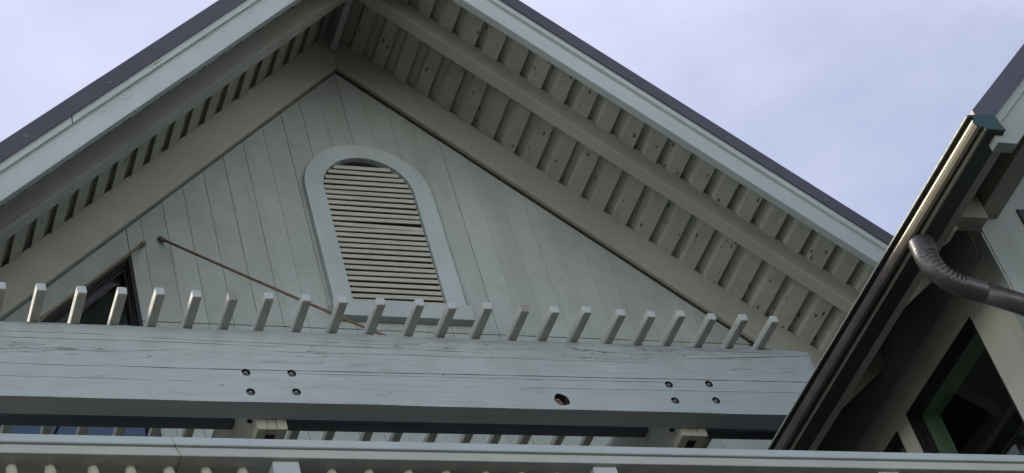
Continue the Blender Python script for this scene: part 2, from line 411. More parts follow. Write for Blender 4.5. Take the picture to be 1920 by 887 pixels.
# roof deck, soffit boards (board over board) and roof skin
SOF = 11.572
for s in (-1, 1):
    H = ends[s]
    sf = MB()
    sweep(sf, s, [(7.10, SOF+0.040), (7.98, SOF+0.040), (7.98, SOF+0.053), (7.10, SOF+0.053)], 0.0, H)   # upper layer
    pit, gap = (0.1146, 0.050) if s > 0 else (0.1195, 0.048)
    st0 = 0.067 if s > 0 else 0.205
    # gaps start at st0 + k*pit ; raised boards fill in between
    h = 0.0 if s > 0 else 0.0
    edges = []
    prev = 0.0
    k = 0
    first = st0 if s > 0 else st0 - pit
    while True:
        gs = first + k*pit
        if gs > H: break
        if s > 0: b0, b1 = prev, gs
        else: b0, b1 = prev, gs
        if b1 - b0 > 0.01: edges.append((b0 + rnd.uniform(0, .004), b1 + rnd.uniform(-.003, .003)))
        prev = gs + gap; k += 1
    for b0, b1 in edges:
        t = rnd.uniform(-0.002, 0.002)
        sf.loft([P(s, max(b0, 0.003), 7.10, SOF+t), P(s, max(b0, 0.003), 7.98, SOF+t), P(s, max(b0, 0.003), 7.98, SOF+0.0395), P(s, max(b0, 0.003), 7.10, SOF+0.0395)],
                [P(s, b1, 7.10, SOF+t), P(s, b1, 7.98, SOF+t), P(s, b1, 7.98, SOF+0.0395), P(s, b1, 7.10, SOF+0.0395)])
    obj('soffit', sf, M['soffit'], house, bevel=0.0015)
    rf = sweep(MB(), s, [(7.03, 11.630), (12.0, 11.630), (12.0, 11.652), (7.03, 11.652)], 0.0, H)
    obj('roof', rf, M['roofing'], house)
    # barge board in two steps with metal drip edge above
    bt = ('bargel', 'barger')[s > 0]
    bb = sweep(MB(), s, [(7.046, 11.308), (7.098, 11.318), (7.098, 11.60), (7.046, 11.60)], 0.0006, H)
    barge = obj('barge_board', bb, M[bt], house, bevel=0.0025)
    seams = [(0.0006, H)] if s > 0 else [(0.0006, 1.943), (1.948, H)]
    for i, (a, b) in enumerate(seams):
        tb = sweep(MB(), s, [(7.026, 11.482), (7.0455, 11.482), (7.0455, 11.60), (7.026, 11.60)], a, b)
        obj('barge_trim', tb, M['triml' if s < 0 else 'barger'], barge, bevel=0.002)
    mt_seams = [(0.0, H)] if s > 0 else [(0.0, 1.78), (1.7801, H)]
    for i, (a, b) in enumerate(mt_seams):
        dy = 0.0015*i
        me_ = sweep(MB(), s, [(7.014-dy, 11.530), (7.018-dy, 11.530), (7.018-dy, 11.654), (7.30, 11.654), (7.30, 11.658), (7.014-dy, 11.658)], a, b)
        md = obj('metal_edge', me_, M['roofmetal'], barge)
        hh = [x for x in ([2.184, 1.727, 1.353, 0.9, 0.45] if s < 0 else [0.4, 0.856, 1.324, 1.781, 2.24, 2.7]) if a < x < b]
        for q in hh:
            cx, cy, cz = P(s, q, 7.014-dy, 11.575+rnd.uniform(-.01, .015))
            sc = MB().tube([(cx, cy+0.001, cz), (cx, cy-0.002, cz), (cx, cy-0.0025, cz)], [0.008, 0.008, 0.004], 14)
            sc.tube([(cx, cy-0.002, cz), (cx, cy-0.007, cz)], 0.0042, 6)
            obj('screw', sc, M['steel'], md)
    inner = sweep(MB(), s, [(7.0985, 11.375), (7.13, 11.375), (7.13, 11.60), (7.0985, 11.60)], 0.0006, H)
    obj('sub_fascia', inner, M[('flyl', 'flyr')[s > 0]], house, bevel=0.002)
    fl = sweep(MB(), s, [(7.430, 11.410), (7.515, 11.405), (7.515, 11.60), (7.430, 11.60)], 0.0006, H)
    obj('fly_rafter', fl, M[('flyl', 'flyr')[s > 0]], house, bevel=0.006, seg=2)
rb = MB().box(3.970, 4.010, 7.10, 7.944, 11.415, 11.62)
obj('ridge_board', rb, M['flyl'], house, bevel=0.002)

# ---- arched louvred vent
VX0, VX1, VC = 3.712, 4.258, 3.985
RI, RO, ZC, ZB = 0.273, 0.385, 10.200, 9.305
def arch(r, xa, xb, zb, n=28):
    return [(xb, zb)] + [(VC + r*math.cos(math.pi*k/n), ZC + r*math.sin(math.pi*k/n)) for k in range(n+1)] + [(xa, zb)]
vf = MB()
ai, ao = arch(RI, VC-RI, VC+RI, ZB), arch(RO, VC-RO, VC+RO, ZB)
n = len(ai)
YF, YB = 7.962, 8.0
vs = [(x, YF, z) for x, z in ai]+[(x, YF, z) for x, z in ao]+[(x, 8.03, z) for x, z in ai]+[(x, YB, z) for x, z in ao]
fs = []
for i in range(n-1):
    fs += [(i, i+1, n+i+1, n+i), (n+i, n+i+1, 3*n+i+1, 3*n+i), (2*n+i, 2*n+i+1, i+1, i), (2*n+i+1, 2*n+i, 3*n+i, 3*n+i+1)]
fs += [(0, n, 3*n, 2*n), (n-1, 2*n-1, 4*n-1, 3*n-1)]
vf.add(vs, fs)
vent = obj('arched_vent', vf, M['trim'], house, bevel=0.002)
obj('sill', MB().box(VC-RO-0.015, VC+RO+0.022, 7.948, 8.0, 9.196, ZB-0.001), M['sill'], vent, bevel=0.002)
bkk = arch(RI-0.002, VC-RI+0.002, VC+RI-0.002, ZB)
obj('vent_back', MB().prism_y(bkk, 7.9985, 7.9995), M['mesh'], vent)
nl = 26
for k in range(nl):
    z = 9.325 + k*0.0428
    hw = RI-0.003 if z+0.02 < ZC else math.sqrt(max(0.0, RI*RI-(z+0.012-ZC)**2))-0.003
    if hw < 0.05: continue
    tl = rnd.uniform(-0.0025, 0.0025); tr = rnd.uniform(-0.0025, 0.0025)
    if k == 14: tr = -0.012
    dz, t = 0.026, 0.007
    yb, yf = 7.996, 7.975
    p = []
    yb, yf = 7.9975, 7.978
    for (xx, q) in ((VC-hw, tl), (VC+hw, tr)):
        p.append([(xx, yf+0.006, z+q-0.001), (xx, yf, z+q+0.0205), (xx, yb, z+q+0.034), (xx, yb, z+q+0.006)])
    obj('louvre', MB().loft(p[0], p[1]), M['louvre'], vent, bevel=0.0012)

# ---- left window with sloped head, frame and glass
fw = 0.045
wf = MB()
def trap(x0, x1, z0, d): return [(x0, z0), (x1, z0), (x1, x1+7.085-d), (x0, x0+7.085-d)]
def frame(mb, outer, inner, ya, yb):
    n = len(outer)
    vs = [(x, ya, z) for x, z in outer]+[(x, ya, z) for x, z in inner]+[(x, yb, z) for x, z in outer]+[(x, yb, z) for x, z in inner]
    fs = []
    for i in range(n):
        j = (i+1) % n
        fs += [(i, j, n+j, n+i), (2*n+i, 3*n+i, 3*n+j, 2*n+j), (i, 2*n+i, 2*n+j, j), (n+i, n+j, 3*n+j, 3*n+i)]
    mb.add(vs, fs)
o1 = trap(WX0, WX1, WZ0, 0.0)
def inset(d): return [(WX0+d, WZ0+d), (WX1-d, WZ0+d), (WX1-d, WX1-d+7.085-d*1.414), (WX0+d, WX0+d+7.085-d*1.414)]
frame(wf, inset(0.0), inset(0.022), 7.982, 8.12)
frame(wf, inset(0.0215), inset(0.030), 8.004, 8.12)
frame(wf, inset(0.0295), inset(0.044), 8.022, 8.12)
win = obj('window', wf, M['bronze'], house, bevel=0.0015)
ii = inset(0.040)
obj('pane', MB().add([(x, 8.060, z) for x, z in ii], [(0, 1, 2, 3)]), M['glass'], win)
obj('room_interior', MB().box(0.3, 2.9, 8.165, 9.6, 6.0, 9.62), M['room'], house)

# ================================================================== tie rods
def rod(a, b, label, r=0.0072):
    a, b = Vector(a), Vector(b)
    t = thing('tie_rod', label, 'rod', tuple(a), group='tie rods between house wall and pergola beam')
    pts = [a.lerp(b, k/24) + Vector((0, 0, -0.012*math.sin(math.pi*k/24))) for k in range(25)]
    obj('rod', MB().tube(pts, r, 10), M['rod'], t, smooth=True)
    d = (b-a).normalized()
    br = MB().tube([a-d*0.02, a+d*0.012, a+d*0.03, a+d*0.036], [0.0135, 0.0135, 0.0115, 0.009], 12)
    obj('wall_socket', br, M['rust'], t, smooth=False)
    return t
rod((2.716, 7.985, 9.735), (3.692, 6.26, 7.10), 'thin rusty rod running down across the siding below the arched vent')
rod((2.612, 7.985, 9.695), (1.15, 6.26, 7.10), 'thin rusty rod running down along the sloped head of the dark window')

# ================================================================== pergola
perg = thing('pergola', 'weathered pale grey timber pergola beam carrying a row of short square slats', 'pergola', (3.2, 6.2, 4.68))
BX0, BX1, BY0, BY1, BZ0, BZ1 = 0.75, 5.0, 6.18, 6.282, 7.012, 7.396

def beam_mat():
    g = G('main beam paint')
    st, pl = g.mapped((0, 0, 0), (0.045, 1, 1))
    t = g.n('ShaderNodeSeparateXYZ'); g.l(pl, t.inputs[0])
    X, Z = t.outputs['X'], t.outputs['Z']
    fine = g.noise(st, 240, 3, 0.6); med = g.noise(st, 52, 5, 0.65, 0.4)
    big = g.noise(pl, 1.7, 4, 0.55); blot = g.noise(pl, 9, 5, 0.6)
    ox, oz = 3.2, 4.68
    def check(x0, x1, z0, slope, wd, wob=0.012, seed=0.0):
        xx = g.math('ADD', X, ox)
        zl = g.math('ADD', g.math('MULTIPLY', g.math('SUBTRACT', xx, x0), slope), z0-oz)
        cv = g.n('ShaderNodeCombineXYZ'); g.l(g.math('MULTIPLY', X, 1.0), cv.inputs[0]); cv.inputs[1].default_value = seed
        nz = g.math('MULTIPLY', g.math('SUBTRACT', g.noise(cv.outputs[0], 3.5, 4, 0.6), 0.5), wob)
        dd = g.math('ABSOLUTE', g.math('SUBTRACT', g.math('SUBTRACT', Z, zl), nz))
        wv = g.math('MULTIPLY', g.ramp(g.noise(cv.outputs[0], 6.0, 2), 0.3, 0.6, 0.3, 1.0), wd*0.75)
        fade = g.math('MULTIPLY', g.ramp(xx, x0, x0+0.18), g.ramp(xx, x1-0.18, x1+0.001, 1, 0))
        ln = g.math('SUBTRACT', 1.0, g.math('DIVIDE', dd, g.math('MAXIMUM', g.math('MULTIPLY', wv, fade), 0.00002)), True)
        return g.ramp(ln, 0.0, 0.5)
    cks = [check(1.9, 5.2, 7.176, 0.0105, 0.0034, 0.006, 1.0),
           check(0.5, 2.2, 7.176, 0.002, 0.0020, 0.012, 2.3),
           check(3.15, 4.32, 7.172, 0.008, 0.0020, 0.012, 3.1),
           check(4.3, 5.3, 7.318, 0.07, 0.0030, 0.004, 4.7),
           check(2.3, 3.3, 7.168, 0.004, 0.0014, 0.010, 5.9),
           check(3.5, 5.2, 7.128, 0.010, 0.0016, 0.010, 6.2),
           check(0.5, 1.9, 7.345, 0.0, 0.0022, 0.014, 7.7),
           check(1.1, 2.6, 7.315, 0.0, 0.0018, 0.022, 8.1),
           check(0.4, 1.9, 7.255, 0.0, 0.0016, 0.016, 9.9),
           check(1.9, 3.4, 7.335, -0.012, 0.0020, 0.014, 11.2),
           check(2.4, 4.2, 7.285, 0.004, 0.0013, 0.020, 12.5),
           check(0.6, 2.2, 7.115, 0.0, 0.0012, 0.016, 13.5),
           check(4.1, 5.2, 7.375, 0.0, 0.0014, 0.006, 14.5)]
    cm = cks[0]
    for c_ in cks[1:]: cm = g.math('MAXIMUM', cm, c_)
    # hairline checks, denser towards the top
    ck = g.math('ABSOLUTE', g.math('SUBTRACT', g.noise(st, 34, 2, 0.5, 0.1), 0.5))
    hair = g.math('MULTIPLY', g.ramp(ck, 0.0, 0.008, 1, 0), g.ramp(g.noise(st, 11, 3, 0.6), 0.50, 0.62))
    ck2 = g.math('ABSOLUTE', g.math('SUBTRACT', g.noise(st, 70, 1, 0.5), 0.48))
    hair2 = g.math('MULTIPLY', g.ramp(ck2, 0.0, 0.011, 1, 0), g.ramp(g.noise(st, 17, 3, 0.6), 0.54, 0.64))
    zt = g.ramp(Z, 7.14-oz, 7.34-oz, 0.22, 0.8)
    hr = g.math('MULTIPLY', g.math('MAXIMUM', hair, hair2), zt)
    crack = g.math('MAXIMUM', cm, hr, True)
    col = (0.42, 0.47, 0.48)
    c = g.mix(g.ramp(big, 0.3, 0.7), tuple(x*0.93 for x in col), tuple(x*1.05 for x in col))
    c = g.mix(g.ramp(med, 0.48, 0.78, 0, 0.35), c, (0.25, 0.27, 0.25))
    c = g.mix(g.math('MULTIPLY', g.ramp(blot, 0.40, 0.72, 0, 0.55), zt), c, (0.29, 0.30, 0.255))
    sc_ = g.n('ShaderNodeTexVoronoi'); sc_.inputs['Scale'].default_value = 5.5
    a = g.n('ShaderNodeMapping'); a.inputs['Scale'].default_value = (0.7, 1, 1.4); g.l(pl, a.inputs['Vector']); g.l(a.outputs[0], sc_.inputs['Vector'])
    vd = g.math('ADD', sc_.outputs['Distance'], g.math('MULTIPLY', g.math('SUBTRACT', g.noise(st, 130, 3, 0.7), 0.5), 0.08))
    c = g.mix(g.ramp(vd, 0.022, 0.034, 0.7, 0), c, (0.07, 0.06, 0.05))
    c = g.mix(g.math('MULTIPLY', crack, 0.93), c, (0.03, 0.027, 0.023))
    b = g.n('ShaderNodeBsdfPrincipled'); g.l(c, b.inputs['Base Color']); b.inputs['Roughness'].default_value = 0.66
    b.inputs['Specular IOR Level'].default_value = 0.3
    h = g.math('SUBTRACT', g.math('ADD', g.math('MULTIPLY', fine, 0.5), g.math('MULTIPLY', med, 1.2)), g.math('MULTIPLY', crack, 2.5))
    bp = g.n('ShaderNodeBump'); bp.inputs['Strength'].default_value = 0.6; bp.inputs['Distance'].default_value = 0.004
    g.l(h, bp.inputs['Height']); g.l(bp.outputs[0], b.inputs['Normal']); g.l(b.outputs[0], g.out.inputs[0])
    return g.m
M['mainbeam'] = beam_mat()

# the beam: a slightly uneven sawn timber, subdivided along its length, with real drilled holes
bm_ = MB()
nx = 60
ring = []
for i in range(nx+1):
    x = BX0 + (BX1-BX0)*i/nx
    q = 0.0016*math.sin(x*5.1)+0.001*math.sin(x*13.7)
    zt = BZ1 + q + 0.0012*math.sin(x*31) - (0.004 if i == nx else 0)
    ring.append([(x, BY0, BZ0 + q*0.6), (x, BY1, BZ0 + 0.001), (x, BY1, BZ1), (x, BY0, zt)])
for i in range(nx):
    pass
vs = [p for r in ring for p in r]; fs = []
for i in range(nx):
    for k in range(4):
        fs.append((i*4+k, i*4+(k+1) % 4, (i+1)*4+(k+1) % 4, (i+1)*4+k))
fs += [(3, 2, 1, 0), tuple(nx*4+k for k in range(4))]
bm_.add(vs, fs)
beam = obj('beam', bm_, M['mainbeam'], perg)
# drilled holes
cut = MB()
BOLTS = [(2.347, 7.167), (2.537, 7.169), (2.350, 7.064), (2.539, 7.070), (4.229, 7.169), (4.427, 7.179), (4.230, 7.078), (4.431, 7.085)]
for x, z in BOLTS:
    cut.tube([(x, BY0-0.02, z), (x, BY0+0.018, z)], 0.0185, 24)
HX, HZ = 3.693, 7.062
rr = []
outl = []
for k in range(30):
    a = 2*math.pi*k/30
    rad = 0.030*(1 + 0.05*math.sin(3*a+1) + 0.04*math.sin(5*a+2.2) + rnd.uniform(-0.015, 0.015))
    u_, v_ = math.cos(a)*rad*1.25, math.sin(a)*rad*1.12
    ca_, sa_ = math.cos(R_(-28)), math.sin(R_(-28))
    outl.append((u_*ca_-v_*sa_, u_*sa_+v_*ca_))
cut.loft([(HX+ex, BY0-0.02, HZ+ez) for ex, ez in outl], [(HX+ex*0.75+0.006, BY0+0.050, HZ+ez*0.75+0.014) for ex, ez in outl])
cutter = obj('cutter', cut, M['dark'], None)
cutter.data.materials.clear(); cutter.data.materials.append(M['dark'])  # hole walls coloured dark for the shade inside
bo = beam.modifiers.new('holes', 'BOOLEAN'); bo.operation = 'DIFFERENCE'; bo.solver = 'EXACT'; bo.object = cutter; bo.material_mode = 'TRANSFER'
bpy.context.view_layer.update()
dg = bpy.context.evaluated_depsgraph_get()
nm = bpy.data.meshes.new_from_object(beam.evaluated_get(dg))
beam.modifiers.clear(); beam.data = nm
bpy.data.objects.remove(cutter)
bv = beam.modifiers.new('bevel', 'BEVEL'); bv.width = 0.003; bv.segments = 2; bv.limit_method = 'ANGLE'; bv.angle_limit = R_(60)
for x, z in BOLTS:
    j, k = rnd.uniform(-.001, .001), rnd.uniform(0, 1)
    bt = MB().tube([(x, BY0+0.0178, z), (x, BY0+0.015, z)], 0.0165, 24)
    bolt = obj('bolt', bt, M['rust'], beam)
    nb = MB().tube([(x+j, BY0+0.0152, z), (x+j, BY0+0.006, z)], 0.0098, 6)
    nb.tube([(x+j, BY0+0.007, z), (x+j, BY0-0.001, z), (x+j, BY0-0.002, z)], [0.0055, 0.0055, 0.0045], 12)
    obj('nut', nb, M['steel'], bolt)
d = Vector((3.692-2.716, 6.26-7.985, 7.10-9.735)).normalized()
p0 = Vector((HX-0.006, BY0+0.030, HZ+0.012))
rn = MB().tube([p0-d*0.01, p0+d*0.012], 0.0175, 6)
rn.tube([p0, p0+d*0.034, p0+d*0.036], [0.0088, 0.0088, 0.0065], 12)
obj('rod_nut', rn, M['rust'], beam)

# carrying arms, three plies each, running from the beam back to the wall
for x0, zb in ((2.388, 6.963), (4.274, 6.972)):
    first = None
    for k in range(3):
        a = x0 + k*0.0418
        pl_ = MB().box(a, a+0.0408, BY1+0.001+(0.0, 0.003, -0.0)[k]+0.001, 7.98, zb+(0.0, 0.003, 0.001)[k], 7.395)
        o = obj('arm', pl_, M['arm'], perg, bevel=0.0025)
        if k == 1: mid = o
        if k == 0: side = o
    obj('slot', MB().box(x0+0.040, x0+0.078, BY1+0.040, BY1+0.13, zb-0.0015, zb+0.002), M['mesh'], mid)
    obj('bolt_end', MB().tube([(x0+0.001, 6.335, 7.045), (x0-0.018, 6.335, 7.045)], 0.008, 8), M['bronze'], side)
# blocking between the arms
for a, b in ((BX0, 2.387), (2.5145, 4.273), (4.4005, 5.0)):
    sl_ = 0.008
    obj('blocking', MB().box(a, b, 6.520, 6.572, 7.200, 7.398), M['beam2'], perg, bevel=0.002)
obj('ledger', MB().box(0.75, 5.0, 7.93, 7.999, 7.25, 7.395), M['beam2'], perg, bevel=0.002)

# slats: one body, copied
SX = [1.382, 1.534, 1.692, 1.849, 1.998, 2.148, 2.295, 2.442, 2.600, 2.755, 2.919, 3.087, 3.233, 3.392, 3.561, 3.701, 3.846, 4.012, 4.155, 4.297, 4.453, 4.607, 4.765]
SX = [0.92, 1.075, 1.228] + SX
SW = 0.037
base = MB().box(0-SW/2, SW/2, 6.0, 7.98, 7.400, 7.438)
bo_ = bpy.data.objects
b0 = MB(); b0.box(perg.location[0]-SW/2, perg.location[0]+SW/2, 6.0, 7.98, 7.400, 7.438)
proto = obj('slat', b0, M['slat'], perg, bevel=0.0025)
proto.data.materials.append(M['slat_end'])
for p in proto.data.polygons:
    if abs(p.normal.y) > 0.9: p.material_index = 1
old = proto.data.copy(); old.materials[1] = M['slat_old']
for i, x in enumerate(SX):
    o = proto if i == 0 else proto.copy()
    if i: C.objects.link(o); o.parent = perg
    if abs(x-3.561) < .01 or abs(x-2.295) < 0.01: o.data = old
    o.location = (x - perg.location[0] - 0.002, rnd.uniform(-0.008, 0.008), rnd.uniform(-0.0015, 0.0015))
    o.rotation_euler = (0, rnd.uniform(-0.06, 0.06), rnd.uniform(-0.006, 0.006))
# keep rotated slats where they belong (rotation is about the root point, so compensate)
for o in [c for c in perg.children if c.name.startswith('slat')]:
    me = o.data
cen = Vector((0, 6.1-6.2, 7.419-4.68))
for o in [c for c in perg.children if c.name.startswith('slat')]:
    Rm_ = o.rotation_euler.to_matrix()
    o.location = Vector(o.location) + cen - Rm_ @ cen

# ================================================================== balcony railing
rail = thing('balcony_railing', 'pale painted timber balcony railing with round balusters seen from below', 'railing', (1.1, 4.95, 4.68))
def zs(x): return -0.0046*(x-1.1)
def seg_box(xa, xb, ya, yb, za, zb, ca=0.0, cb=0.0):
    """x-run box following the slight fall; ca/cb shear the ends for the scarf joint"""
    def X(x, c, z): return x + c*(5.775-z)
    P8 = []
    for z in (za, zb):
        P8 += [(X(xa, ca, z), ya, z+zs(xa)), (X(xb, cb, z), ya, z+zs(xb)), (X(xb, cb, z), yb, z+zs(xb)), (X(xa, ca, z), yb, z+zs(xa))]
    return MB().hexa(P8)
J = 1.589
for a, b, ca, cb in ((0.5, J, 0, 0.45), (J+0.0022, 5.0, 0.45, 0)):
    t1 = obj('top_rail', seg_box(a, b, 4.930, 5.075, 5.7405, 5.772, ca, cb), M['rail'], rail, bevel=0.0025)
    obj('lower_board', seg_box(a, b, 4.940, 5.065, 5.706, 5.740, ca, cb), M['rail2'], rail, bevel=0.002)
for x in (0.87, 1.9505, 3.0375, 4.125):
    mp_ = MB().box(x-0.0425, x+0.0425, 4.956, 5.041, 4.685, 5.706+zs(x))
    obj('post', mp_, M['post'], rail, bevel=0.003)
BXs = [0.66, 0.77, 1.0, 1.120, 1.234, 1.362, 1.475, 1.593, 1.708, 1.823, 2.110, 2.233, 2.366, 2.494, 2.628, 2.755, 2.88, 3.17, 3.29, 3.41, 3.53, 3.65, 3.77, 3.89, 4.00, 4.25, 4.37, 4.49, 4.61, 4.73, 4.85]
pb = None
for x in BXs:
    if pb is None:
        px = rail.location[0]
        b1 = MB().tube([(px, 5.0035, 4.72), (px, 5.0035, 5.688), (px, 5.0035, 5.697), (px, 5.0035, 5.7055)], [0.0175, 0.0175, 0.0165, 0.0150], 20)
        pb = obj('baluster', b1, M['baluster'], rail, smooth=True)
        md_ = pb.modifiers.new('ws', 'EDGE_SPLIT'); md_.split_angle = R_(50)
        o = pb
    else:
        o = pb.copy(); C.objects.link(o); o.parent = rail
    o.location = (x-rail.location[0], 0, zs(x)); o.rotation_euler = (0, 0, rnd.uniform(0, 6))
    cc = Vector((0, 5.0035-4.95, 0)); o.location = Vector(o.location)+cc-o.rotation_euler.to_matrix() @ cc
obj('bottom_rail', MB().box(0.5, 5.0, 4.965, 5.035, 4.735, 4.775), M['rail2'], rail, bevel=0.002)

# ================================================================== neighbouring wing
wing = thing('side_wing', 'pale house wing at the right with bronze gutter, downpipe and deep dark windows', 'house', (5.3, 5.2, 0.0))
WX, WYF, YC, YE = 5.02, 4.895, 4.19, 6.75
T = 0.14
# side wall around two windows (holes in the y,z plane)
sw = MB()
z_top, z_bot = 7.06, 0.0
W1 = (5.173, 5.776, 5.35, 6.678); W2 = (5.871, 6.55, 5.35, 6.668)
ycuts = [WYF, W1[0], W1[1], W2[0], W2[1], 7.99]
for a, b, hole in ((WYF, W1[0], None), (W1[0], W1[1], W1), (W1[1], W2[0], None), (W2[0], W2[1], W2), (W2[1], 7.99, None)):
    if hole is None: sw.box(WX, WX+T, a, b, z_bot, z_top)
    else:
        sw.box(WX, WX+T, a, b, z_bot, hole[2]); sw.box(WX, WX+T, a, b, hole[3], z_top)
bmm = sw
obj('side_wall', sw, M['wing'], wing)
# front gable wall with one window
FW = (5.243, 5.75, 6.55, 7.012)
fwm = MB()
def wrf(x): return x + 2.02
fwm.prism_y([(WX+0.0005, z_bot), (FW[0], z_bot), (FW[0], wrf(FW[0])), (WX+0.0005, wrf(WX))], WYF-0.006, WYF-0.0005)
fwm.prism_y([(FW[0], z_bot), (FW[1], z_bot), (FW[1], FW[2]), (FW[0], FW[2])], WYF-0.006, WYF-0.0005)
fwm.prism_y([(FW[0], FW[3]), (FW[1], FW[3]), (FW[1], wrf(FW[1])), (FW[0], wrf(FW[0]))], WYF-0.006, WYF-0.0005)
fwm.prism_y([(FW[1], z_bot), (8.5, z_bot), (8.5, wrf(8.5)), (FW[1], wrf(FW[1]))], WYF-0.006, WYF-0.0005)
fwm.prism_y([(FW[0]-0.1, FW[2]-0.1), (FW[0]-0.001, FW[2]-0.1), (FW[0]-0.001, FW[3]+0.1), (FW[0]-0.1, FW[3]+0.1)], WYF+0.0, WYF+0.10)
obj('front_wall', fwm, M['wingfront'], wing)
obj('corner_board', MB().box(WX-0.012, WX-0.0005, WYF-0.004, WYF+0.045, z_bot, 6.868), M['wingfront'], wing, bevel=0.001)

def window_yz(parent, hole, mf, mg, mr):
    a, b, z0, z1 = hole
    def rect(d): return [(a+d, z0+d), (b-d, z0+d), (b-d, z1-d), (a+d, z1-d)]
    f = MB()
    def fr(o_, i_, xa, xb):
        n = 4
        vs = [(xa, y, z) for y, z in o_]+[(xa, y, z) for y, z in i_]+[(xb, y, z) for y, z in o_]+[(xb, y, z) for y, z in i_]
        fs = []
        for i in range(n):
            j = (i+1) % n
            fs += [(i, j, n+j, n+i), (2*n+i, 3*n+i, 3*n+j, 2*n+j), (i, 2*n+i, 2*n+j, j), (n+i, n+j, 3*n+j, 3*n+i)]
        f.add(vs, fs)
    fr(rect(0.0), rect(0.008), WX-0.002, WX+0.03)
    fr(rect(0.0075), rect(0.014), WX+0.010, WX+0.062)
    fr(rect(0.0135), rect(0.022), WX+0.038, WX+0.060)
    win = obj('window', f, M['bronze'], parent, bevel=0.001)
    r = rect(0.02)
    obj('pane', MB().add([(WX+0.058, y, z) for y, z in r], [(0, 1, 2, 3)]), mg, win)
    f = MB(); fr(rect(0.0), rect(0.023), WX+0.0615, WX+0.15)
    obj('reveal', f, mr, win, bevel=0.001)
window_yz(wing, W1, M['bronze'], M['glass2'], M['reveal'])
window_yz(wing, W2, M['bronze'], M['glass2'], M['reveal'])
fw2 = MB()
o_ = [(FW[0], FW[2]), (FW[1], FW[2]), (FW[1], FW[3]), (FW[0], FW[3])]
i_ = [(FW[0]+.03, FW[2]+.03), (FW[1]-.03, FW[2]+.03), (FW[1]-.03, FW[3]-.03), (FW[0]+.03, FW[3]-.03)]
frame(fw2, o_, i_, WYF-0.014, WYF+0.05)
w3 = obj('window', fw2, M['bronze'], wing, bevel=0.001)
obj('pane', MB().add([(x, WYF+0.02, z) for x, z in i_], [(0, 1, 2, 3)]), M['glass'], w3)
# rooms behind the glass
rm = MB().box(5.163, 8.4, WYF+0.15, 7.9, 4.05, 6.82)
rmo = obj('room_interior', rm, M['room'], wing)
# remove the face towards the side windows so that one looks into the room
bmx = bmesh.new(); bmx.from_mesh(rmo.data)
bmesh.ops.delete(bmx, geom=[f for f in bmx.faces if f.normal.x < -0.9 or abs(f.normal.x) > 0.9 and f.calc_center_median().x < 5.25-wing.location[0]], context='FACES_ONLY')
bmx.to_mesh(rmo.data); bmx.free()

# eaves of the wing
def Q(x, y, lev): return (x, y, x+lev)
def wsweep(mb, prof, x0, x1):          # prof (y, z-x)
    return mb.loft([Q(x0, y, l) for y, l in prof], [Q(x1, y, l) for y, l in prof])
XT = 8.4
obj('roof', wsweep(MB(), [(YC+0.01, 2.150), (YE, 2.150), (YE, 2.185), (YC+0.01, 2.185)], 4.56, XT), M['roofing'], wing)
obj('roof', wsweep(MB(), [(YE+0.001, 2.150), (8.6, 2.150), (8.6, 2.185), (YE+0.001, 2.185)], WX+0.04, XT), M['roofing'], wing)
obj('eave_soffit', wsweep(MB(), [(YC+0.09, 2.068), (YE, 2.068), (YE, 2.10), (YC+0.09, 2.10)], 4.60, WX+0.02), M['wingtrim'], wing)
wb = wsweep(MB(), [(YC+0.012, 1.930), (YC+0.060, 1.930), (YC+0.060, 2.149), (YC+0.012, 2.149)], 4.683, XT)
wb.prism_y([(4.60, 6.612), (4.6829, 6.612), (4.6829, 6.6131+0.219), (4.60, 4.60+2.149)], YC+0.012, YC+0.060)
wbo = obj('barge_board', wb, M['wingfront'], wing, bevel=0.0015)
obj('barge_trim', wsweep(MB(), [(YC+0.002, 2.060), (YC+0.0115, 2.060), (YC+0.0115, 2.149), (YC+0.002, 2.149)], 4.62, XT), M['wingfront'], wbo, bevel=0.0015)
wme = obj('metal_edge', wsweep(MB(), [(YC-0.006, 2.103), (YC-0.002, 2.103), (YC-0.002, 2.186), (YC+0.2, 2.186), (YC+0.2, 2.214), (YC-0.006, 2.214)], 4.545, XT), M['roofmetal'], wbo)
sx, sz = 4.600, 4.600+2.135
sc = MB().tube([(sx, YC-0.006, sz), (sx, YC-0.0085, sz)], 0.0065, 12); sc.tube([(sx, YC-0.008, sz), (sx, YC-0.012, sz)], 0.0038, 6)
obj('screw', sc, M['steel'], wme)
# fascia board behind the gutter, rafter tails, near-black panels
obj('eave_fascia', MB().box(4.637, 4.676, YC+0.062, YE, 6.652, 6.745), M['wingtrim'], wing, bevel=0.001)
obj('lookout_beam', MB().box(5.028, 5.126, YC+0.062, WYF-0.0065, 6.952, 7.085), M['wingtrim'], wing, bevel=0.002)
obj('corner_block', MB().prism_y([(4.677, 6.70), (4.83, 6.80), (4.83, 6.865), (WX-0.013, 6.87), (WX-0.013, 7.07), (4.677, 6.744)], 4.81, WYF-0.006), M['wingtrim'], wing, bevel=0.002)
for a, b in ((5.13, 5.16), (5.74, 5.77)):
    obj('rafter_tail', MB().prism_y([(4.677, 6.665), (WX-0.001, 6.93), (WX-0.001, 7.085), (4.677, 6.742)], a, b), M['wingtrim'], wing, bevel=0.002)
for a, b in ((5.165, 5.47), (5.775, YE)):
    obj('eave_dark_panel', MB().prism_y([(4.685, 6.728), (WX-0.01, 7.063), (WX-0.01, 7.078), (4.685, 6.743)], a, b), M['mesh'], wing)
obj('frieze_board', MB().box(WX-0.018, WX-0.0005, WYF+0.05, YE, 6.80, 7.05), M['wingtrim'], wing, bevel=0.002)

